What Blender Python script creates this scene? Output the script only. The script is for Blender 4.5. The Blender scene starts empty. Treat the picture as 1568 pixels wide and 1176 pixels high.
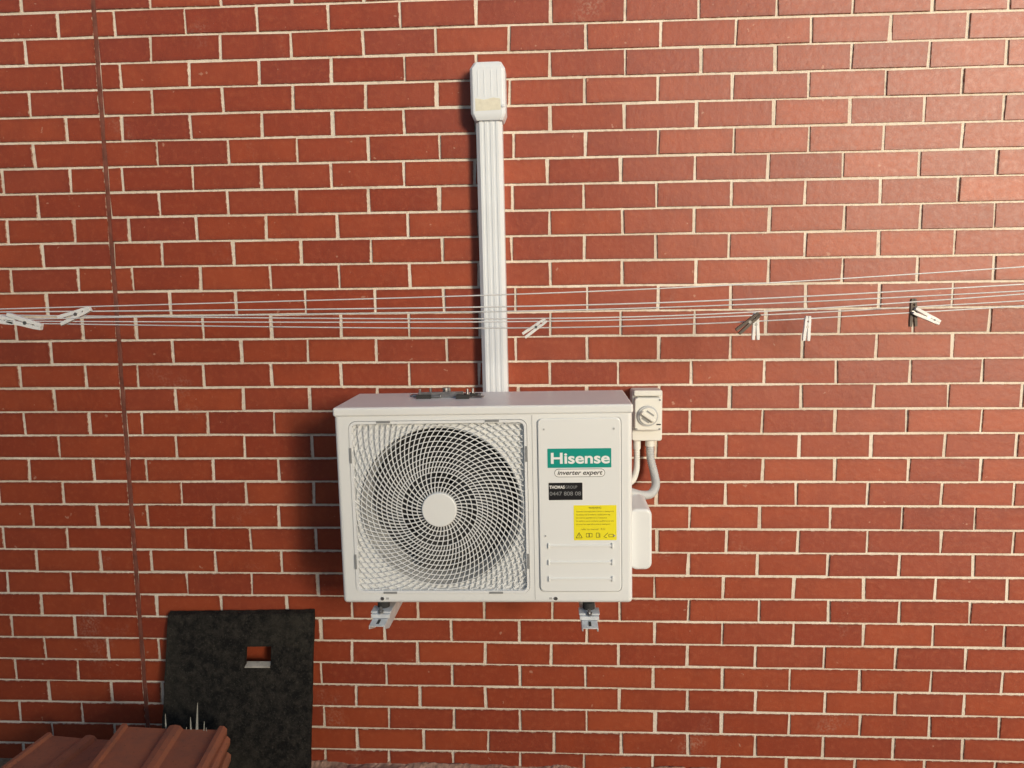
import bpy, math, random, bmesh
from mathutils import Matrix, Vector, noise
random.seed(7)
sc=bpy.context.scene
D=2.61;CZ=1.72
# ---------------- camera
cam=bpy.data.cameras.new('camera');co=bpy.data.objects.new('camera',cam);sc.collection.objects.link(co)
cam.sensor_width=36;cam.lens=36*1178/1568;cam.clip_end=500
R=Matrix.Rotation(math.radians(3.0),4,'Z')@Matrix.Rotation(math.radians(90-7.1),4,'X')@Matrix.Rotation(math.radians(-0.7),4,'Z')
co.matrix_world=Matrix.Translation((0,-D,CZ))@R
sc.camera=co
# ---------------- helpers
def link(o,parent=None):
    sc.collection.objects.link(o)
    if parent: o.parent=parent
    return o
def empty(name):
    e=bpy.data.objects.new(name,None);e.empty_display_size=.1;return link(e)
def mesh(name,bm,mat=None,parent=None,smooth=False,bevel=0,seg=2):
    me=bpy.data.meshes.new(name)
    bmesh.ops.recalc_face_normals(bm,faces=bm.faces)
    bm.to_mesh(me);bm.free()
    o=link(bpy.data.objects.new(name,me),parent)
    if mat: me.materials.append(mat)
    if smooth:
        for p in me.polygons:p.use_smooth=True
    if bevel:
        b=o.modifiers.new('b','BEVEL');b.width=bevel;b.segments=seg;b.limit_method='ANGLE';b.angle_limit=math.radians(35)
        for p in me.polygons:p.use_smooth=True
        w=o.modifiers.new('w','WEIGHTED_NORMAL');w.keep_sharp=True
    return o
def box(bm,x0,x1,y0,y1,z0,z1,M=None):
    m=Matrix.Translation(((x0+x1)/2,(y0+y1)/2,(z0+z1)/2))@Matrix.Diagonal((x1-x0,y1-y0,z1-z0,1))
    if M is not None:m=M@m
    bmesh.ops.create_cube(bm,size=1,matrix=m)
def cyl(bm,r,p0,p1,seg=24,r2=None):
    p0=Vector(p0);p1=Vector(p1);d=p1-p0
    m=Matrix.Translation((p0+p1)/2)@d.to_track_quat('Z','Y').to_matrix().to_4x4()
    bmesh.ops.create_cone(bm,cap_ends=True,segments=seg,radius1=r,radius2=r if r2 is None else r2,depth=d.length,matrix=m)
def rrect(x0,x1,z0,z1,r,n=6):
    pts=[]
    for cx,cz,a0 in ((x1-r,z1-r,0),(x0+r,z1-r,90),(x0+r,z0+r,180),(x1-r,z0+r,270)):
        for i in range(n+1):
            a=math.radians(a0+90*i/n);pts.append((cx+r*math.cos(a),cz+r*math.sin(a)))
    return pts
def prism(bm,pts,y0,y1):
    f=[bm.verts.new((x,y0,z)) for x,z in pts];b=[bm.verts.new((x,y1,z)) for x,z in pts]
    n=len(pts);bm.faces.new(f);bm.faces.new(b[::-1])
    for i in range(n):bm.faces.new((f[i],b[i],b[(i+1)%n],f[(i+1)%n]))
def ell(cx,cz,rx,rz,n=48):return [(cx+rx*math.cos(2*math.pi*i/n),cz+rz*math.sin(2*math.pi*i/n)) for i in range(n)]
def curve(name,pts,r,mat,parent=None,res=8):
    cu=bpy.data.curves.new(name,'CURVE');cu.dimensions='3D';cu.bevel_depth=r;cu.bevel_resolution=2;cu.resolution_u=res
    s=cu.splines.new('NURBS');s.points.add(len(pts)-1)
    for i,p in enumerate(pts):s.points[i].co=(*p,1)
    s.use_endpoint_u=True;s.order_u=4 if len(pts)>3 else 3
    o=link(bpy.data.objects.new(name,cu),parent);cu.materials.append(mat);return o
class NT:
    def __init__(s,name):
        s.m=bpy.data.materials.new(name);s.m.use_nodes=True;s.t=s.m.node_tree;s.b=s.t.nodes['Principled BSDF']
    def n(s,typ,**k):
        x=s.t.nodes.new(typ)
        for a,v in k.items():
            if a.startswith('i_'):
                key=a[2:];key=int(key) if key.isdigit() else key.replace('_',' ')
                x.inputs[key].default_value=v
            else:setattr(x,a,v)
        return x
    def l(s,a,b):s.t.links.new(a,b)
    def math(s,op,a,b=None,clamp=False):
        x=s.n('ShaderNodeMath',operation=op,use_clamp=clamp)
        for i,v in enumerate((a,b)):
            if v is None:continue
            if isinstance(v,(int,float)):x.inputs[i].default_value=v
            else:s.l(v,x.inputs[i])
        return x.outputs[0]
    def mix(s,f,a,b,bt='MIX'):
        x=s.n('ShaderNodeMix',data_type='RGBA',blend_type=bt)
        for i,v in ((0,f),(6,a),(7,b)):
            if isinstance(v,(int,float)):x.inputs[i].default_value=v
            elif isinstance(v,tuple):x.inputs[i].default_value=(*v,1)
            else:s.l(v,x.inputs[i])
        return x.outputs[2]
    def ramp(s,f,lo,hi):
        x=s.n('ShaderNodeMapRange',clamp=True);x.inputs[1].default_value=lo;x.inputs[2].default_value=hi;s.l(f,x.inputs[0]);return x.outputs[0]
    def noise(s,sc_,det=4,co=None,rough=.55):
        x=s.n('ShaderNodeTexNoise');x.inputs['Scale'].default_value=sc_;x.inputs['Detail'].default_value=det;x.inputs['Roughness'].default_value=rough
        if co is not None:s.l(co,x.inputs['Vector'])
        return x.outputs[0]
    def bump(s,h,st,dist=.002):
        x=s.n('ShaderNodeBump');x.inputs['Strength'].default_value=st;x.inputs['Distance'].default_value=dist;s.l(h,x.inputs['Height']);s.l(x.outputs[0],s.b.inputs['Normal'])
def simple(name,c,rough=.5,metal=0,var=.06,scale=8,bump=0,bs=60,spec=.5):
    t=NT(name);co_=t.n('ShaderNodeTexCoord').outputs['Object']
    n=t.noise(scale,5,co_)
    dark=tuple(max(0,v*(1-var*2)) for v in c)
    t.l(t.mix(t.ramp(n,.3,.7),dark,c),t.b.inputs['Base Color'])
    t.b.inputs['Roughness'].default_value=rough;t.b.inputs['Metallic'].default_value=metal
    t.b.inputs['Specular IOR Level'].default_value=spec
    if bump:t.bump(t.noise(bs,4,co_),bump)
    return t.m
# ---------------- materials
t=NT('brick');geo=t.n('ShaderNodeTexCoord').outputs['Object']
uv=t.n('ShaderNodeUVMap',uv_map='UVMap').outputs[0]
sep=t.n('ShaderNodeSeparateXYZ');t.l(uv,sep.inputs[0])
at=t.n('ShaderNodeAttribute',attribute_name='rnd').outputs
sepc=t.n('ShaderNodeSeparateColor');t.l(at[0],sepc.inputs[0])
du=t.math('MULTIPLY',t.math('SUBTRACT',1,t.math('ABSOLUTE',sep.outputs[0])),.115)
dv=t.math('MULTIPLY',t.math('SUBTRACT',1,t.math('ABSOLUTE',sep.outputs[1])),.038)
edge=t.math('MINIMUM',du,dv)
vm=t.n('ShaderNodeVectorMath',operation='MULTIPLY_ADD');t.l(at[0],vm.inputs[0]);vm.inputs[1].default_value=(7,5,9);t.l(geo,vm.inputs[2])
pb=vm.outputs[0]
fine=t.noise(900,3,geo);mid=t.noise(55,5,geo);big=t.noise(11,4,pb)
c=t.mix(sepc.outputs[0],(.275,.045,.018),(.345,.066,.025))
c=t.mix(t.math('MULTIPLY',t.ramp(sepc.outputs[1],.6,1),.34),c,(.20,.036,.026))
c=t.mix(t.math('MULTIPLY',t.ramp(big,.42,.72),.34),c,(.170,.028,.016))
c=t.mix(t.math('MULTIPLY',t.ramp(mid,.5,.75),.30),c,(.44,.12,.05))
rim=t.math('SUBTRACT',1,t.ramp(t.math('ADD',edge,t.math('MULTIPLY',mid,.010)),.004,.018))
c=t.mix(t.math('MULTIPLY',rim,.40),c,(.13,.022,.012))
sp=t.noise(260,2,geo)
c=t.mix(t.math('MULTIPLY',t.ramp(sp,.71,.77),.45),c,(.5,.36,.26))
c=t.mix(t.math('MULTIPLY',t.math('SUBTRACT',1,t.ramp(sp,.24,.30)),.6),c,(.05,.015,.012))
chip=t.ramp(t.noise(38,2,pb),.735,.755)
c=t.mix(t.math('MULTIPLY',chip,.55),c,(.50,.27,.19))
sm=t.math('ADD',edge,t.math('MULTIPLY',t.math('SUBTRACT',t.noise(70,4,geo),.5),.010))
smm=t.math('SUBTRACT',1,t.ramp(sm,-.0006,.0010))
sw=t.ramp(t.noise(3.3,5,geo,.6),.62,.76)
wash=t.math('MULTIPLY',t.math('MULTIPLY',sw,t.ramp(t.noise(120,4,geo),.45,.65)),.34)
c=t.mix(t.math('MAXIMUM',t.math('MULTIPLY',smm,.75),wash),c,(.60,.49,.39))
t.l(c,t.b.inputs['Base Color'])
r=t.math('ADD',.34,t.math('MULTIPLY',mid,.22));t.l(r,t.b.inputs['Roughness'])
t.b.inputs['Specular IOR Level'].default_value=.5
t.bump(t.math('ADD',t.math('MULTIPLY',fine,.35),t.math('ADD',mid,t.math('MULTIPLY',big,1.5))),.40,.0018)
M_brick=t.m
t=NT('mortar');geo=t.n('ShaderNodeTexCoord').outputs['Object']
c=t.mix(t.ramp(t.noise(5,5,geo),.3,.7),(.62,.54,.45),(.80,.73,.64))
c=t.mix(t.math('MULTIPLY',t.ramp(t.noise(70,5,geo),.52,.77),.45),c,(.38,.30,.23))
t.l(c,t.b.inputs['Base Color']);t.b.inputs['Roughness'].default_value=.9
t.bump(t.noise(220,5,geo),.6,.003);M_mortar=t.m
M_white=simple('ac_white',(.80,.82,.83),.38,var=.02,scale=4)
M_grille=simple('grille_white',(.80,.82,.84),.42,var=.02)
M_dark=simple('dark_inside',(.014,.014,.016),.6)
M_fan=simple('fan_blade_grey',(.034,.035,.039),.45)
M_duct=simple('duct_white',(.74,.79,.85),.4,var=.05,scale=5)
M_foam=simple('sealant_yellow',(.75,.73,.62),.7,var=.08,scale=60)
M_steel=simple('galvanised_steel',(.74,.77,.80),.38,.15,var=.12,scale=30)
M_rubber=simple('rubber',(.03,.03,.03),.8)
M_bolt=simple('bolt_zinc',(.45,.45,.46),.3,.9,var=.2,scale=60)
M_teal=simple('label_teal',(.0,.30,.25),.4,var=.02)
M_yel=simple('label_yellow',(.88,.78,.02),.45,var=.02)
M_blk=simple('label_black',(.012,.012,.015),.35)
M_txtw=simple('print_white',(.85,.85,.85),.4,var=0)
M_txtk=simple('print_black',(.02,.02,.02),.5,var=0)
M_gry=simple('print_grey',(.25,.26,.27),.5,var=0)
M_gap=simple('seam_shadow_grey',(.42,.43,.44),.6,var=0)
M_iso=simple('isolator_plastic',(.74,.74,.70),.42,var=.03)
M_flex=simple('flex_grey',(.50,.52,.54),.5,var=.08)
M_seal=simple('control_joint_sealant',(.24,.075,.050),.75,var=.25,scale=25,bump=.5,bs=90)
M_wire=simple('line_wire',(.78,.80,.82),.4,var=.1)
M_peg=simple('peg_white',(.84,.85,.86),.5,var=.05,scale=60)
M_pegb=simple('peg_brown',(.14,.11,.09),.6,var=.2,scale=60)
# ---------------- brick wall
wall=empty('brick_wall')
bm=bmesh.new();uvl=bm.loops.layers.uv.new('UVMap');cl=bm.loops.layers.float_color.new('rnd')
P=.0841;XJ=-1.510
def brick(x0,x1,z0,z1):
    y=random.uniform(-.0022,.0012);b=.0015;by=.003
    j=lambda s=.0012:random.uniform(-s,s)
    tilt=random.uniform(-.0014,.0014)
    cs=[(x0,z0),(x1,z0),(x1,z1),(x0,z1)]
    fr=[];ed=[];bk=[]
    for k,(x,z) in enumerate(cs):
        sx=1 if k in(0,3) else -1;sz=1 if k<2 else -1
        jx,jz=j(.002),j()
        fr.append(bm.verts.new((x+sx*b+jx,y+tilt*sx,z+sz*b+jz)))
        ed.append(bm.verts.new((x+jx,y+by,z+jz)));bk.append(bm.verts.new((x+jx,y+.05,z+jz)))
    col=(random.random(),random.random(),random.random(),1)
    uvs=[(-1,-1),(1,-1),(1,1),(-1,1)]
    iu=[(u*.985,v*.955) for u,v in uvs]
    f=bm.faces.new(fr)
    for k,l in enumerate(f.loops):l[uvl].uv=iu[k];l[cl]=col
    for i in range(4):
        k=(i+1)%4
        f=bm.faces.new((ed[i],ed[k],fr[k],fr[i]))
        for l,u in zip(f.loops,(uvs[i],uvs[k],iu[k],iu[i])):l[uvl].uv=u;l[cl]=col
        f=bm.faces.new((bk[i],bk[k],ed[k],ed[i]))
        for l,u in zip(f.loops,(uvs[i],uvs[k],uvs[k],uvs[i])):l[uvl].uv=u;l[cl]=col
for n in range(-1,41):
    zc=.084+P*n;z0=zc-P/2+.0034;z1=zc+P/2-.0034
    off=(.12 if n%2 else 0)-.006+random.uniform(-.006,.006)
    x=off-.24*20
    xs=[]
    while x<3.6:
        xs.append(x+random.uniform(-.004,.004));x+=.24
    for a,b in zip(xs[:-1],xs[1:]):
        g=random.choice((.0038,.0045,.0052,.0065))
        a2,b2=a+g,b-.0042
        hi=XJ+.0078
        dz=random.uniform(-.0008,.0008)
        if b2>hi+.03 and a2<hi: brick(hi,b2,z0+dz,z1+dz)
        elif a2>=hi: brick(a2,b2,z0+dz,z1+dz)
    x=XJ-.0078;w=.235 if n%2 else .115
    while x>-3.7:
        brick(x-w,x,z0+random.uniform(-.001,.001),z1)
        x-=w+.0098+random.uniform(-.001,.002);w=.230
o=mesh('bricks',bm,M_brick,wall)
bm=bmesh.new()
nx,nz=420,200
V=[[bm.verts.new((-3.7+7.3*i/nx,.0036+.0018*noise.noise(Vector((i*.9,j*.9,0))),-.05+3.55*j/nz)) for i in range(nx+1)] for j in range(nz+1)]
for j in range(nz):
    for i in range(nx):bm.faces.new((V[j][i],V[j][i+1],V[j+1][i+1],V[j+1][i]))
mesh('mortar_joints',bm,M_mortar,wall,smooth=True)
bm=bmesh.new();box(bm,-3.7,3.6,.055,.24,-.05,3.5);mesh('wall_core',bm,M_mortar,wall)
bm=bmesh.new()
nj=300;pr=None
for i in range(nj+1):
    z=-.05+3.55*i/nj;wj=.0078+.0012*noise.noise(Vector((0,1,z*14)));yy=.0005+.0012*noise.noise(Vector((3,1,z*30)))
    q=(bm.verts.new((XJ-wj,yy+.001,z)),bm.verts.new((XJ,yy-.0008,z)),bm.verts.new((XJ+wj,yy+.001,z)))
    if pr:
        bm.faces.new((pr[0],pr[1],q[1],q[0]));bm.faces.new((pr[1],pr[2],q[2],q[1]))
    pr=q
mesh('control_joint',bm,M_seal,wall,smooth=True)
# ---------------- ground
t=NT('dirt');geo=t.n('ShaderNodeTexCoord').outputs['Object']
c=t.mix(t.ramp(t.noise(3,6,geo),.3,.7),(.18,.12,.075),(.34,.25,.16));c=t.mix(t.math('MULTIPLY',t.ramp(t.noise(60,5,geo),.5,.7),.6),c,(.42,.36,.28))
t.l(c,t.b.inputs['Base Color']);t.b.inputs['Roughness'].default_value=.95;t.bump(t.noise(40,6,geo),.8,.02)
M_dirt=t.m
bm=bmesh.new();bmesh.ops.create_grid(bm,x_segments=1,y_segments=1,size=150,matrix=Matrix.Translation((0,0,-.02)));mesh('ground',bm,M_dirt)
bm=bmesh.new()
nx=320
rows=[]
for j,(yy,base) in enumerate(((-.075,-.023),(-.045,-.020),(-.020,-.014),(-.006,-.006),(.012,-.004))):
    rows.append([bm.verts.new((-1.3+3.4*i/nx,yy+.008*noise.noise(Vector((i*.3,j,3))),base-.012*max(0,(i/nx-.30))+(0 if j==0 else 1)*(.016*noise.noise(Vector((i*.10,j*.5,0)))+.006*noise.noise(Vector((i*.6,j,5)))))) for i in range(nx+1)])
for a,b in zip(rows[:-1],rows[1:]):
    for i in range(nx):bm.faces.new((a[i],a[i+1],b[i+1],b[i]))
M_drop=simple('mortar_droppings',(.50,.32,.25),.95,var=.3,scale=45,bump=.8,bs=90)
mesh('mortar_droppings',bm,M_drop)
# added, unseen fence and house behind the viewer, shaping light on the wall
fence=empty('unseen_added_fence')  # added out of view for its effect on the wall's light
M_tim=simple('weathered_timber',(.36,.25,.15),.8,var=.25,scale=3)
bm=bmesh.new()
for i in range(110):
    x=-9+i*.165;box(bm,x,x+.155,-9.02+random.uniform(-.004,.004),-9.0,-.02,1.55+random.uniform(-.01,.01))
mesh('added_palings',bm,M_tim,fence)
bm=bmesh.new()
for z in(.3,1.25):box(bm,-9,9.1,-9.075,-9.03,z,z+.08)
mesh('added_rails',bm,M_tim,fence)
house=empty('shade_blocker_house')  # added out of view to block low sun from the wall's left side
HXR=8.5  # right end sets where the blocker's soft shade edge falls
bm=bmesh.new();box(bm,-16,HXR-.4,-24,-14.5,-.02,4.2);mesh('blocker_walls',bm,simple('render_grey',(.25,.22,.20),.85,var=.1,scale=2),house)
bm=bmesh.new()
pts=[(-24.4,4.2),(-14.1,4.2),(-19.2,7.6)]
a=[bm.verts.new((-16.4,y,z)) for y,z in pts];b=[bm.verts.new((HXR,y,z)) for y,z in pts]
bm.faces.new(a);bm.faces.new(b[::-1])
for i in range(3):bm.faces.new((a[i],a[(i+1)%3],b[(i+1)%3],b[i]))
mesh('blocker_roof',bm,simple('roof_dark',(.10,.07,.06),.8,var=.2,scale=4),house)
bm=bmesh.new()
for x in(-12,-7,-2,2.5,6.5):
    box(bm,x-.7,x+.7,-14.495,-14.45,.9,2.2)
mesh('blocker_windows',bm,simple('window_glass',(.05,.06,.07),.1,var=0),house)
bm=bmesh.new()
for x in(-12,-7,-2,2.5,6.5):
    for (x0,x1,z0,z1) in((-.78,-.7,.82,2.28),(.7,.78,.82,2.28),(-.7,.7,.82,.9),(-.7,.7,2.2,2.28),(-.03,.03,.9,2.2)):
        box(bm,x+x0,x+x1,-14.52,-14.42,z0,z1)
mesh('blocker_window_frames',bm,M_duct,house)
# ---------------- outdoor unit
ac=empty('air_conditioner_outdoor_unit')
W,H,DP=.858,.588,.30
ac.location=(-.197,-.44,.796);ac.rotation_euler=(0,math.radians(-.55),0)
HX,HZ=-.130,.288
def applied(o):
    dg=bpy.context.evaluated_depsgraph_get();dg.update()
    me=bpy.data.meshes.new_from_object(o.evaluated_get(dg));o.modifiers.clear();o.data=me
bm=bmesh.new();box(bm,-W/2,W/2,0,DP,0,H-.001)
body=mesh('casing',bm,M_white,ac)
b=body.modifiers.new('b','BEVEL');b.width=.012;b.segments=4
GX0,GX1,GZ0,GZ1=-.388,.130,.031,.551
cut=[]
bm=bmesh.new();prism(bm,rrect(GX0,GX1,GZ0,GZ1,.022),-.05,.016);cut.append(mesh('c1',bm))
bm=bmesh.new();prism(bm,ell(HX,HZ,.238,.238,96),-.05,.15);cut.append(mesh('c2',bm))
bm=bmesh.new();prism(bm,rrect(.157,.399,.035,.555,.016),-.05,.003);cut.append(mesh('c3',bm))
for c_ in cut:
    c_.parent=ac
    m=body.modifiers.new('d','BOOLEAN');m.operation='DIFFERENCE';m.object=c_;m.solver='EXACT'
applied(body)
for c_ in cut:bpy.data.objects.remove(c_)
for p in body.data.polygons:p.use_smooth=False
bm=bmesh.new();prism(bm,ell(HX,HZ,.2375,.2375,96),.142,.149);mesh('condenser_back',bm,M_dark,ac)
bm=bmesh.new()
n=96
for i in range(n):
    a,b_=2*math.pi*i/n,2*math.pi*(i+1)/n
    q=[]
    for (aa,yy,rr) in((a,.017,.236),(b_,.017,.236),(b_,.141,.222),(a,.141,.222)):
        q.append(bm.verts.new((HX+rr*math.cos(aa),yy,HZ+rr*math.sin(aa))))
    bm.faces.new(q)
bmesh.ops.remove_doubles(bm,verts=bm.verts,dist=1e-5)
mesh('fan_shroud',bm,M_grille,ac,smooth=True)
bm=bmesh.new()
for k in range(3):
    rows=[]
    for i in range(13):
        rr=.045+(.212-.045)*i/12
        row=[]
        for j in range(9):
            s=j/8
            a=2*math.pi*k/3+.35+math.radians(-38+ (76+10*math.sin(i/12*3))*s)+.5*(rr/.212)**2
            row.append(bm.verts.new((HX+rr*math.cos(a),.085+.045*(s-.5)+.01*math.sin(s*3),HZ+rr*math.sin(a))))
        rows.append(row)
    for i in range(12):
        for j in range(8):bm.faces.new((rows[i][j],rows[i][j+1],rows[i+1][j+1],rows[i+1][j]))
cyl(bm,.05,(HX,.05,HZ),(HX,.12,HZ),32)
mesh('fan',bm,M_fan,ac,smooth=True)
# grille
bm=bmesh.new()
def yg(r):return .004-.010*max(0,1-(r/.25)**2)
x0,x1,z0,z1=GX0+.006,GX1-.006,GZ0+.006,GZ1-.006
def inside(x,z):return x0<=x<=x1 and z0<=z<=z1
def bar(p,q,w,dy):
    d=Vector((q[0]-p[0],q[1]-p[1]));L=d.length
    if L<1e-6:return
    nrm=Vector((-d.y,d.x))/L*w/2
    ya=yg(math.hypot(p[0]-HX,p[1]-HZ));yb=yg(math.hypot(q[0]-HX,q[1]-HZ))
    vs=[]
    for (pt,y) in((p,ya),(q,yb)):
        for s in(1,-1):
            for e in(0,dy):vs.append(bm.verts.new((pt[0]+s*nrm.x,y+e,pt[1]+s*nrm.y)))
    a=vs
    for f in((0,2,6,4),(1,5,7,3),(0,4,5,1),(2,3,7,6)):bm.faces.new([a[i] for i in f])
def swirl(r):return -.62*(r-.05)/.2
NR=84
for k in range(NR):
    rs=.052 if k%2==0 else .110
    a0=2*math.pi*k/NR;prev=None;r_=rs
    while r_<.42:
        a=a0+swirl(r_);pt=(HX+r_*math.cos(a),HZ+r_*math.sin(a))
        if not inside(*pt):
            break
        if prev:bar(prev,pt,.0024,.0055)
        prev=pt;r_+=.011
rr=.066
while rr<.375:
    nn=max(48,int(rr*2*math.pi/.009))
    prev=None
    for i in range(nn+1):
        a=2*math.pi*i/nn;pt=(HX+rr*math.cos(a),HZ+rr*math.sin(a))
        if inside(*pt):
            if prev:bar(prev,pt,.0019,.004)
            prev=pt
        else:prev=None
    rr+=.0150
mesh('grille',bm,M_grille,ac)
bm=bmesh.new()
o_=rrect(GX0+.0015,GX1-.0015,GZ0+.0015,GZ1-.0015,.021);i_=rrect(GX0+.009,GX1-.009,GZ0+.009,GZ1-.009,.015)
F=[[bm.verts.new((x,y,z)) for x,z in L] for L,y in((o_,.012),(o_,-.003),(i_,-.003),(i_,.012))]
nn=len(o_)
for a in range(3):
    for i in range(nn):bm.faces.new((F[a][i],F[a][(i+1)%nn],F[a+1][(i+1)%nn],F[a+1][i]))
mesh('grille_frame',bm,M_grille,ac)
bm=bmesh.new();prism(bm,ell(HX,HZ,.0515,.0515,64),-.0125,.008);mesh('grille_hub',bm,M_white,ac,bevel=.004)
bm=bmesh.new()
for (x,z,w,h) in((-.285,.5475,.04,.006),(.03,.5475,.04,.006),(-.285,.0345,.04,.006),(.03,.0345,.04,.006),(-.3845,.45,.006,.045),(-.3845,.13,.006,.045),(.1265,.45,.006,.045),(.1265,.13,.006,.045)):
    box(bm,x-w/2,x+w/2,-.0048,-.0031,z-h/2,z+h/2)
mesh('grille_clip_slots',bm,M_gry,ac)
bm=bmesh.new();box(bm,-W/2-.003,W/2+.003,-.004,DP+.003,H-.024,H+.003);mesh('lid',bm,M_white,ac,bevel=.007,seg=4)
# service panel
bm=bmesh.new();prism(bm,rrect(.1595,.3965,.0375,.5525,.015),-.006,.0028);mesh('service_panel',bm,M_white,ac,bevel=.004,seg=3)
bm=bmesh.new();box(bm,.1435,.1450,-.0008,.0008,.012,H-.026);mesh('casing_seam',bm,M_gap,ac)
bm=bmesh.new()
for z in(.180,.130,.080):
    prism(bm,rrect(.185,.372,z-.006,z+.001,.003,3),-.0095,-.0055)
    box(bm,.368,.374,-.0115,-.0055,z-.010,z+.006);box(bm,.184,.188,-.0115,-.0055,z-.010,z+.006)
mesh('panel_ribs',bm,M_white,ac,bevel=.0015)
bm=bmesh.new()
for z in(.519,.205):
    box(bm,.176,.180,-.0085,-.006,z,z+.005);box(bm,.375,.379,-.0085,-.006,z,z+.005)
mesh('panel_clips',bm,M_gap,ac)
bm=bmesh.new();
for x,z in((-.31,.0155),(.205,.0155)):
    cyl(bm,.0052,(x,-.003,z),(x,.002,z),20)
mesh('screws',bm,M_bolt,ac)
bm=bmesh.new()
for x,z in((-.295,.0155),(.19,.0155)):box(bm,x-.004,x+.004,-.0012,.002,z-.003,z+.003)
mesh('screw_marks',bm,M_gap,ac)
# labels
LD=.004
def plate(name,x0,x1,z0,z1,y,mat,r=.0015):
    bm=bmesh.new();prism(bm,rrect(x0,x1,z0+LD,z1+LD,r,3),y,-.0058);return mesh(name,bm,mat,ac)
def text(name,s,x,z,size,mat,y,ax='LEFT',w=None,off=0,shear=0):
    cu=bpy.data.curves.new(name,'FONT');cu.body=s;cu.size=size;cu.align_x=ax;cu.extrude=.0002;cu.offset=off;cu.shear=shear
    cu.materials.append(mat);o=link(bpy.data.objects.new(name,cu),ac);o.location=(x,y,z+LD);o.rotation_euler=(math.radians(90),0,0)
    if w:
        bpy.context.view_layer.update();o.scale=(w/max(o.dimensions.x,1e-4),1,1)
    return o
plate('brand_label',.187,.369,.405,.461,-.0066,M_teal)
text('brand_text','Hisense',.194,.418,.044,M_txtw,-.0068,w=.168,off=.0011)
plate('motto_outline',.206,.351,.3775,.4015,-.0064,M_txtk,.0115)
plate('motto_ground',.2072,.3498,.3787,.4003,-.0067,M_txtw,.0106)
text('motto_text','inverter expert',.214,.3845,.0185,M_txtk,-.0069,w=.129,off=.0003,shear=.25)
plate('installer_label',.189,.286,.310,.361,-.0066,M_blk)
text('installer_text','THOMAS',.191,.344,.0125,M_txtw,-.0068,w=.044,off=.0003)
text('installer_text2','GROUP',.2365,.344,.0125,M_gry,-.0068,w=.034)
text('installer_phone','0447 808 08',.191,.3235,.0165,M_gry,-.0068,w=.090)
plate('warning_label',.260,.383,.190,.294,-.0066,M_yel)
text('warning_head','WARNING',.3215,.284,.0075,M_txtk,-.0068,'CENTER')
M_yd=simple('print_on_yellow',(.34,.28,.03),.5,var=0)
for k in range(5):
    text('warning_line','the appliance must be installed by a qualified person only' if k%2 else 'disconnect from supply before service or cleaning work',.267,.274-.0095*k,.0058,M_yd,-.0068,w=.108-.01*(k%3))
text('warning_note','refer to manual   R32',.28,.2205,.008,M_yd,-.0068,w=.07)
bm=bmesh.new()
def frame(x0,x1,z0,z1,w=.0012):
    z0+=LD;z1+=LD
    box(bm,x0,x1,-.0069,-.0064,z0,z0+w);box(bm,x0,x1,-.0069,-.0064,z1-w,z1);box(bm,x0,x0+w,-.0069,-.0064,z0+w,z1-w);box(bm,x1-w,x1,-.0069,-.0064,z0+w,z1-w)
def stick(xa,za,xb,zb,w=.0014):
    d=math.hypot(xb-xa,zb-za);M=Matrix.Translation(((xa+xb)/2,-.00665,(za+zb)/2+LD))@Matrix.Rotation(-math.atan2(zb-za,xb-xa),4,'Y')
    box(bm,-d/2,d/2,-.0002,.0002,-w/2,w/2,M)
stick(.266,.197,.284,.197);stick(.266,.197,.275,.213);stick(.284,.197,.275,.213);box(bm,.2743,.2757,-.0069,-.0064,.204,.212)
frame(.295,.304,.199,.211);frame(.304,.313,.199,.211);frame(.324,.333,.198,.212);stick(.335,.198,.335,.210)
stick(.346,.200,.358,.212);stick(.346,.200,.355,.197);frame(.360,.374,.199,.208)
mesh('warning_pictograms',bm,M_txtk,ac)
bm=bmesh.new();prism(bm,rrect(W/2-.004,W/2+.060,.090,.275,.02),.03,.20);mesh('valve_cover',bm,M_white,ac,bevel=.008,seg=3)
# offcuts and bolts left lying on the lid
bm=bmesh.new()
box(bm,-.245,-.02,.215,.245,H+.003,H+.007)
box(bm,-.20,-.06,.18,.184,H+.003,H+.022,Matrix.Rotation(.06,4,'Z'))
box(bm,-.17,-.14,.16,.205,H+.007,H+.012);box(bm,-.10,-.03,.15,.19,H+.003,H+.006,Matrix.Rotation(-.12,4,'Z'))
mesh('metal_strips',bm,M_bolt,ac,bevel=.001)
bm=bmesh.new()
for x,y in((-.21,.20),(-.18,.22),(-.128,.20),(-.12,.22),(-.06,.19),(-.045,.21)):
    cyl(bm,.008,(x,y,H+.006),(x,y,H+.014),6);cyl(bm,.004,(x,y,H+.014),(x,y,H+.028),12)
cyl(bm,.005,(-.23,.19,H+.009),(-.17,.175,H+.009),12)
cyl(bm,.011,(-.128,.20,H+.012),(-.128,.20,H+.032),12)
mesh('loose_bolts',bm,M_bolt,ac)
bm=bmesh.new();box(bm,-.20,-.03,.192,.21,H+.0035,H+.012);box(bm,-.09,-.05,.14,.16,H+.0035,H+.015);box(bm,-.215,-.17,.155,.172,H+.0035,H+.014);mesh('rubber_pads',bm,M_rubber,ac)
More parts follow.
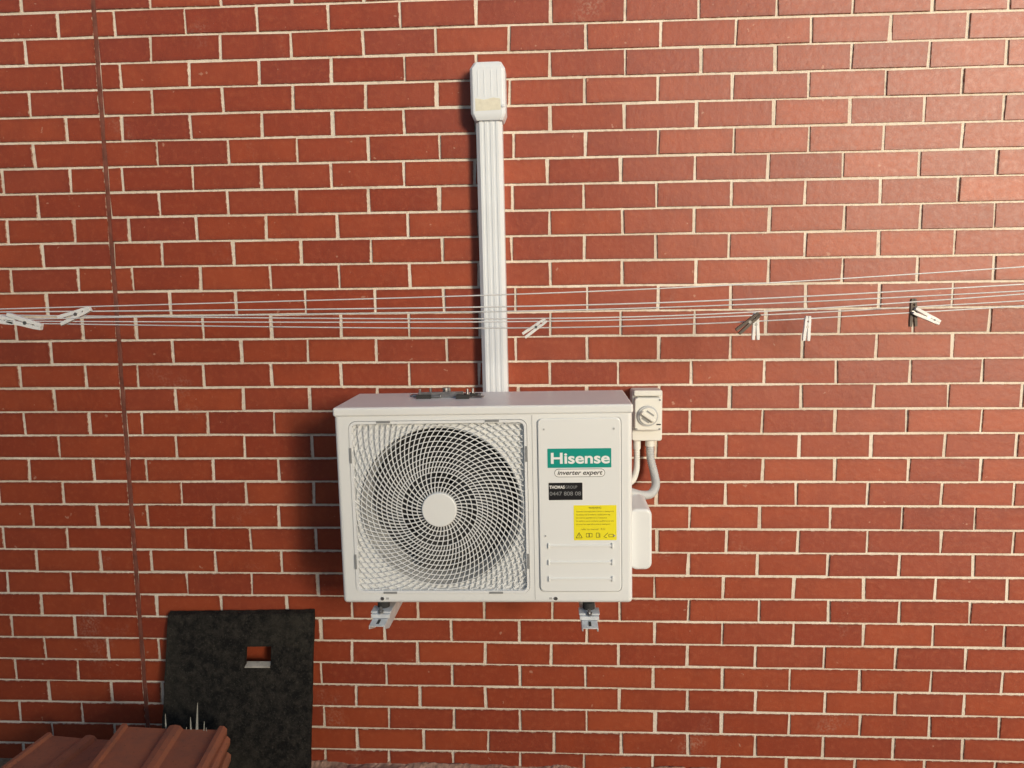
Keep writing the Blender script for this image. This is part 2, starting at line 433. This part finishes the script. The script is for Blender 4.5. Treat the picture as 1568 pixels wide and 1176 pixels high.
# ---------------- brackets
def bracket(name,x,yaw=0):
    e=empty(name);e.location=(x,0,0)
    bm=bmesh.new()
    T=.003;w=.023;zt=.757
    box(bm,-w,w,-.515,-.045,zt-T,zt)
    for s in(-1,1):
        xa,xb=(-w,-w+T) if s<0 else (w-T,w)
        pts=[(-.515,zt-T),(-.515,zt-.010),(-.45,zt-.036),(-.045,zt-.050),(-.045,zt-T)]
        a=[bm.verts.new((xa,y,z)) for y,z in pts];b=[bm.verts.new((xb,y,z)) for y,z in pts]
        bm.faces.new(a);bm.faces.new(b[::-1])
        for i in range(5):bm.faces.new((a[i],a[(i+1)%5],b[(i+1)%5],b[i]))
    box(bm,-w,w,-.045,-.041,zt-.05,zt+.45);box(bm,-w,-w+T,-.041,-.006,zt-.05,zt+.45);box(bm,w-T,w,-.041,-.006,zt-.05,zt+.45)
    mesh('channel_arm',bm,M_steel,e,bevel=.001)
    bm=bmesh.new();box(bm,-.004,.004,-.502,-.472,zt,zt+.0008)
    mesh('slots',bm,M_dark,e)
    bm=bmesh.new();box(bm,-.028,.028,-.465,-.405,zt+.001,zt+.012);box(bm,-.030,.030,-.455,-.41,zt+.0125,zt+.017);box(bm,-.028,.028,-.20,-.14,zt+.001,zt+.038)
    mesh('mount_plate',bm,M_steel,e,bevel=.001)
    bm=bmesh.new();cyl(bm,.018,(0,-.415,zt+.017),(0,-.415,zt+.038),20);mesh('rubber_mount',bm,M_rubber,e)
    bm=bmesh.new();cyl(bm,.009,(0,-.455,zt+.012),(0,-.455,zt+.020),6);cyl(bm,.0045,(0,-.455,zt+.02),(0,-.455,zt+.030),12)
    mesh('bolt',bm,M_bolt,e);return e
bracket('wall_bracket',-.510);bracket('wall_bracket',.105)
# ---------------- line-set duct
du_=empty('pipe_duct_cover')
du_.location=(-.190,0,1.36);du_.rotation_euler=(0,math.radians(-.5),0)
def profile(w,d,z0,z1,name):
    bm=bmesh.new();h=w/2
    pts=[(-h,0),(-h,-d+.012),(-h+.012,-d)]
    for x in(-.018,0.0,.018):
        pts+=[(x-.0045,-d),(x-.003,-d+.0022),(x+.003,-d+.0022),(x+.0045,-d)]
    pts+=[(h-.012,-d),(h,-d+.012),(h,0)]
    a=[bm.verts.new((x,y,z0)) for x,y in pts];b=[bm.verts.new((x,y,z1)) for x,y in pts];n=len(pts)
    bm.faces.new(a);bm.faces.new(b[::-1])
    for i in range(n):bm.faces.new((a[i],a[(i+1)%n],b[(i+1)%n],b[i]))
    return mesh(name,bm,M_duct,du_)
profile(.084,.066,-.10,.90,'duct')
bm=bmesh.new()
def ring(w,d,z):
    h=w/2;return [(-h,-.001,z),(-h,-d+.009,z),(-h+.009,-d,z),(h-.009,-d,z),(h,-d+.009,z),(h,-.001,z)]
R_=[ring(.092,.073,.893),(ring(.112,.082,.915)),ring(.112,.082,1.052),ring(.088,.066,1.075)]
VV=[[bm.verts.new(p) for p in r_] for r_ in R_]
for a,b in zip(VV[:-1],VV[1:]):
    for i in range(6):bm.faces.new((a[i],a[(i+1)%6],b[(i+1)%6],b[i]))
bm.faces.new(VV[0]);bm.faces.new(VV[-1])
mesh('wall_inlet_cap',bm,M_duct,du_,bevel=.002,seg=2)
bm=bmesh.new()
for x in(-.03,-.01,.012,.032):box(bm,x-.0012,x+.0012,-.0832,-.0815,.965,1.045)
mesh('cap_ribs',bm,M_duct,du_)
bm=bmesh.new();prism(bm,[(-.040,.921),(.041,.923),(.040,.957),(.018,.961),(-.012,.955),(-.040,.960)],-.0826,-.0818);mesh('sealant_patch',bm,M_foam,du_)
bm=bmesh.new();cyl(bm,.005,(.048,-.085,.935),(.048,-.07,.935),12);mesh('cap_clip',bm,M_duct,du_)
# ---------------- isolator
iso=empty('isolator_switch');iso.location=(.006,0,-.012)
bm=bmesh.new();prism(bm,rrect(.258,.358,1.222,1.392,.008,3),-.075,-.002);mesh('housing_base',bm,M_iso,iso,bevel=.004)
bm=bmesh.new();prism(bm,rrect(.263,.353,1.262,1.372,.012,4),-.105,-.074);mesh('housing_cover',bm,M_iso,iso,bevel=.006,seg=3)
bm=bmesh.new();prism(bm,rrect(.262,.354,1.376,1.395,.004,3),-.098,-.074);mesh('hood',bm,M_iso,iso,bevel=.003)
cx,cz=.306,1.312
bm=bmesh.new();prism(bm,ell(cx,cz,.034,.034),-.112,-.104);mesh('dial_ring',bm,M_flex,iso,bevel=.002)
bm=bmesh.new();prism(bm,ell(cx,cz,.028,.028),-.117,-.111);mesh('dial',bm,M_iso,iso,bevel=.002)
bm=bmesh.new();box(bm,-.026,.026,-.132,-.116,-.0065,.0065,Matrix.Translation((cx,0,cz))@Matrix.Rotation(math.radians(35),4,'Y'));mesh('dial_handle',bm,M_iso,iso,bevel=.003)
bm=bmesh.new()
for s in(.012,-.016):box(bm,-.014,.014,-.1185,-.1168,s-.002,s+.003,Matrix.Translation((cx,0,cz))@Matrix.Rotation(math.radians(35),4,'Y'))
for x,z in((.27,1.268),(.345,1.268),(.345,1.364)):cyl(bm,.0035,(x,-.1062,z),(x,-.1045,z),12)
mesh('dial_marks',bm,M_gry,iso)
bm=bmesh.new();box(bm,.335,.349,-.1062,-.1048,1.281,1.285);mesh('rating_mark',bm,M_txtk,iso)
bm=bmesh.new();cyl(bm,.016,(.322,-.045,1.20),(.322,-.045,1.224),20);cyl(bm,.013,(.278,-.045,1.19),(.278,-.045,1.224),20);mesh('glands',bm,M_iso,iso)
def flex(name,pts,r,mat,par):
    bm=bmesh.new()
    P_=[Vector(p) for p in pts];sm=[]
    for i in range(len(P_)-1):
        p0=P_[max(i-1,0)];p1=P_[i];p2=P_[i+1];p3=P_[min(i+2,len(P_)-1)]
        for k in range(12):
            t_=k/12;sm.append(.5*((2*p1)+(-p0+p2)*t_+(2*p0-5*p1+4*p2-p3)*t_*t_+(-p0+3*p1-3*p2+p3)*t_**3))
    dist=[0]
    for a,b in zip(sm[:-1],sm[1:]):dist.append(dist[-1]+(b-a).length)
    N=int(dist[-1]/.0012);res=[];j=0
    for i in range(N):
        s=dist[-1]*i/N
        while j<len(dist)-2 and dist[j+1]<s:j+=1
        f=(s-dist[j])/max(dist[j+1]-dist[j],1e-6);res.append((sm[j].lerp(sm[j+1],f),s))
    rings=[]
    for i,(p,s) in enumerate(res):
        q=res[min(i+1,len(res)-1)][0]-res[max(i-1,0)][0];q.normalize()
        u=q.cross(Vector((0,1,.2))).normalized();v=q.cross(u)
        rr=r*(1+.09*math.sin(s/.0062*2*math.pi))
        rings.append([bm.verts.new(p+u*rr*math.cos(a*math.pi/8)+v*rr*math.sin(a*math.pi/8)) for a in range(16)])
    for a,b in zip(rings[:-1],rings[1:]):
        for i in range(16):bm.faces.new((a[i],a[(i+1)%16],b[(i+1)%16],b[i]))
    return mesh(name,bm,mat,par,smooth=True)
flex('flexible_conduit',[(.322,-.045,1.205),(.324,-.047,1.16),(.334,-.07,1.11),(.334,-.11,1.080),(.312,-.16,1.065),(.275,-.21,1.075),(.235,-.25,1.095),(.205,-.27,1.105)],.0130,M_flex,iso)
flex('flexible_conduit_short',[(.278,-.045,1.195),(.278,-.05,1.15),(.272,-.08,1.12),(.25,-.14,1.10),(.20,-.2,1.10)],.010,M_iso,iso)
# ---------------- clothesline
cl_=empty('clothesline')
def wire(y,pts,r=.0018):
    a,b=pts[0],pts[1];c_,d=pts[-2],pts[-1]
    ex=lambda p,q,L:(q[0]+(q[0]-p[0])/abs(q[0]-p[0])*L, q[1]+(q[1]-p[1])/abs(q[0]-p[0])*L)
    pp=[ex(b,a,.9)]+pts+[ex(c_,d,.9)]
    curve('line_wire',[(x,y-0.0,z) for x,z in pp],r,M_wire,cl_,16)
wire(-.41,[(-1.63,1.677),(-.88,1.689),(-.16,1.700),(.573,1.720),(1.296,1.761)])
wire(-.61,[(-1.48,1.673),(-.146,1.668),(.521,1.682),(1.178,1.714)])
wire(-1.01,[(-1.184,1.666),(-.642,1.672),(-.117,1.6705),(.417,1.679),(.942,1.702)],.0013)
wire(-.51,[(-1.554,1.662),(-.153,1.630),(.547,1.642),(1.237,1.688)])
wire(-.31,[(-1.70,1.638),(-.168,1.614),(.599,1.627),(1.355,1.666)])
wire(-.41,[(-1.63,1.636),(-.16,1.597),(.573,1.615),(1.296,1.654)])
def peg(x,y,z,ang,mat,L=.078,open_=1.0,tw=0):
    e=empty('clothes_peg');e.location=(x,y,z);e.rotation_euler=(0,-math.radians(ang),math.radians(tw))
    bm=bmesh.new()
    for s in(1,-1):
        M=Matrix.Rotation(math.radians(s*open_),4,'Y')
        pts=[(-L/2,.0095),(-L/2+.012,.0100),(0,.0088),(L*.3,.0085),(L/2,.007),(L/2,.0006),(L*.33,.0002),(L*.28,.0025),(L*.22,.0002),(-.002,.0003),(-L/2,.0022)]
        pts=[(px_,s*(pz+.0003)) for px_,pz in pts]
        f=[bm.verts.new(M@Vector((a,-.0055,b))) for a,b in pts];g=[bm.verts.new(M@Vector((a,.0055,b))) for a,b in pts];n=len(pts)
        bm.faces.new(f);bm.faces.new(g[::-1])
        for i in range(n):bm.faces.new((f[i],g[i],g[(i+1)%n],f[(i+1)%n]))
    mesh('peg_legs',bm,mat,e,bevel=.0008)
    bm=bmesh.new();
    for k in range(5):
        cyl(bm,.0042,(.004,-.0058+.0026*k,0),(.004,-.0045+.0026*k,0),14)
    mesh('spring',bm,M_bolt,e)
peg(-.048,-.41,1.607,35,M_peg,open_=.3)
peg(.573,-.41,1.606,91,M_peg,open_=.6);peg(.548,-.43,1.616,40,M_pegb)
peg(.715,-.41,1.598,87,M_peg,.07,open_=.3)
peg(1.003,-.41,1.639,92,M_pegb);peg(1.036,-.42,1.628,-26,M_peg)
peg(-1.19,-1.01,1.668,-10,M_peg);peg(-1.13,-1.01,1.660,-16,M_peg);peg(-1.08,-.91,1.672,20,M_peg,open_=3)
# ---------------- leaning board
t=NT('black_board');geo=t.n('ShaderNodeTexCoord').outputs['Object']
n1=t.noise(34,8,geo,.75);n2=t.noise(130,4,geo,.7)
c=t.mix(t.ramp(n1,.42,.62),(.006,.006,.006),(.034,.030,.025));c=t.mix(t.math('MULTIPLY',t.ramp(n2,.56,.70),.6),c,(.08,.072,.058))
c=t.mix(t.math('MULTIPLY',t.ramp(t.noise(4,5,geo),.55,.75),.5),c,(.055,.05,.038))
t.l(c,t.b.inputs['Base Color']);t.b.inputs['Roughness'].default_value=.8;t.b.inputs['Specular IOR Level'].default_value=.2;t.bump(t.math('ADD',n1,n2),.8,.006);M_board=t.m
bd=empty('leaning_board')
bm=bmesh.new()
TL=Vector((-1.385,.567));TR=Vector((-.854,.578));BL=Vector((-1.345,-.02));BR=Vector((-.825,-.02))
hole=[(-1.090,.470),(-.998,.472),(-.994,.408),(-1.088,.406)]
def edgepts(a,b,n,s=.0012):
    return [a.lerp(b,i/n)+Vector((random.uniform(-s,s),random.uniform(-s,s))) for i in range(n)]
outer=edgepts(TL,TR,24)+edgepts(TR,BR,24)+edgepts(BR,BL,6)+edgepts(BL,TL,24)
hv=[Vector(h) for h in hole]
def yb(z):return -.028-.235*(1-(z+.02)/.6)
vo=[bm.verts.new((p.x,yb(p.y),p.y)) for p in outer];vi=[bm.verts.new((p.x,yb(p.y),p.y)) for p in hv]
es=[]
for L in(vo,vi):
    for i in range(len(L)):es.append(bm.edges.new((L[i],L[(i+1)%len(L)])))
bmesh.ops.triangle_fill(bm,use_beauty=True,edges=es)
ex=bmesh.ops.extrude_face_region(bm,geom=bm.faces[:])
for v in [g for g in ex['geom'] if isinstance(g,bmesh.types.BMVert)]:v.co+=Vector((0,.020,.007))
mesh('board_sheet',bm,M_board,bd)
bm=bmesh.new()
xa,xb,z=-1.088,-.994,.408
v=[bm.verts.new(p) for p in((xa+.002,yb(z)-.001,z+.001),(xb-.002,yb(z)-.001,z+.002),(xb-.004,yb(z)+.02,z+.011),(xa+.004,yb(z)+.02,z+.010))];bm.faces.new(v)
v=[bm.verts.new(p) for p in((xa+.001,yb(z)-.002,z-.003),(xb-.001,yb(z)-.002,z-.002),(xb-.002,yb(z)-.001,z+.002),(xa+.002,yb(z)-.001,z+.001))];bm.faces.new(v)
mesh('cut_edge',bm,simple('cut_edge_pale',(.50,.47,.42),.8,var=.2,scale=60),bd)
# pale dry weed blades in front of the board
bm=bmesh.new()
def blade(p,h,lean,w,bend):
    prev=None
    for i in range(9):
        s=i/8;ww=w*math.sin(math.pi*(.12+.88*s))+.0004
        c0=Vector(p)+Vector((lean*s+bend*s*s,-.02*s,h*s))
        a=bm.verts.new(c0+Vector((-ww,0,0)));b=bm.verts.new(c0+Vector((ww,.002,0)))
        if prev:bm.faces.new((prev[0],prev[1],b,a))
        prev=(a,b)
for (x,h,l,w_,b_) in((-1.265,.385,-.005,.0045,.012),(-1.20,.375,.03,.0055,-.005),(-1.185,.425,.025,.0060,.012),(-1.145,.34,.04,.004,-.02),(-1.20,.33,-.02,.004,.0),(-1.24,.34,.03,.003,.02),(-1.15,.36,-.01,.0035,.03)):
    blade((x,-.31,-.02),h,l,w_,b_)
mesh('dry_weed',bm,simple('dry_leaf',(.45,.46,.42),.6,var=.2,scale=40))
# ---------------- stacked roof tiles
t=NT('terracotta');geo=t.n('ShaderNodeTexCoord').outputs['Object']
inf=t.n('ShaderNodeObjectInfo').outputs['Random']
c=t.mix(inf,(.36,.12,.065),(.50,.20,.11))
c=t.mix(t.math('MULTIPLY',t.ramp(t.noise(14,6,geo,.7),.45,.7),.55),c,(.20,.10,.075))
c=t.mix(t.math('MULTIPLY',t.ramp(t.noise(90,3,geo),.62,.72),.5),c,(.10,.07,.05))
t.l(c,t.b.inputs['Base Color']);t.b.inputs['Roughness'].default_value=.85;t.bump(t.noise(180,4,geo),.3,.002);M_terra=t.m
st=empty('roof_tile_stack')
def tile(i,M):
    # interlocking clay tile: flat pan, raised side ribs, centre rib, turned-down nose
    bm=bmesh.new();Wt,Lt,T=.33,.42,.011
    prof=[(-.5,.0),(-.5,.014),(-.46,.014),(-.445,.003),(-.08,.0),(-.05,.012),(.0,.015),(.05,.012),(.08,.0),(.40,.002),(.43,.016),(.47,.016),(.5,.006),(.5,-.004)]
    g=[]
    for dz in(0,-T):
        for yy,dn in((-Lt/2,-.006),(-Lt/2+.018,0),(Lt/2,0)):
            g.append([bm.verts.new(M@Vector((u*Wt,yy,h_+dz+dn))) for u,h_ in prof])
    n=len(prof)
    for a,b in((0,1),(1,2)):
        for j in range(n-1):
            bm.faces.new((g[a][j],g[a][j+1],g[b][j+1],g[b][j]))
            bm.faces.new((g[a+3][j],g[b+3][j],g[b+3][j+1],g[a+3][j+1]))
        for j in(0,n-1):bm.faces.new((g[a][j],g[b][j],g[b+3][j],g[a+3][j]))
    for j in range(n-1):
        bm.faces.new((g[0][j],g[3][j],g[3][j+1],g[0][j+1]));bm.faces.new((g[2][j],g[2][j+1],g[5][j+1],g[5][j]))
    o=mesh('tile_%d'%i,bm,M_terra,st)
    bv=o.modifiers.new('b','BEVEL');bv.width=.0014;bv.segments=2;bv.limit_method='ANGLE';bv.angle_limit=math.radians(30)
for i in range(13):
    tile(i,Matrix.Translation((-1.20+random.uniform(-.018,.018),-.54+random.uniform(-.02,.02),.0+.0262*i))@Matrix.Rotation(math.radians(12+random.uniform(-6,6)),4,'Z')@Matrix.Rotation(math.radians(5),4,'Y'))
# second, lower pile further left
for i in range(9):
    tile(20+i,Matrix.Translation((-1.60+random.uniform(-.02,.02),-.42+random.uniform(-.02,.02),.0+.0262*i))@Matrix.Rotation(math.radians(-9+random.uniform(-6,6)),4,'Z')@Matrix.Rotation(math.radians(-2),4,'Y'))
# ---------------- light
w=bpy.data.worlds.new('World');sc.world=w;w.use_nodes=True
EL,AZ=11,30
sky=w.node_tree.nodes.new('ShaderNodeTexSky');sky.sky_type='NISHITA';sky.sun_disc=False
sky.sun_elevation=math.radians(EL);sky.sun_rotation=math.radians(180-AZ)
bg=w.node_tree.nodes['Background'];bg.inputs[1].default_value=.15
w.node_tree.links.new(sky.outputs[0],bg.inputs[0])
L=bpy.data.lights.new('sun','SUN');L.energy=4.3;L.angle=math.radians(16);L.color=(1,.88,.70)
lo=link(bpy.data.objects.new('sun',L))
d=Vector((math.sin(math.radians(AZ))*math.cos(math.radians(EL)),-math.cos(math.radians(AZ))*math.cos(math.radians(EL)),math.sin(math.radians(EL))))
lo.rotation_euler=d.to_track_quat('Z','Y').to_euler();lo.location=d*8
sc.view_settings.view_transform='Standard';sc.view_settings.look='None';sc.view_settings.exposure=0
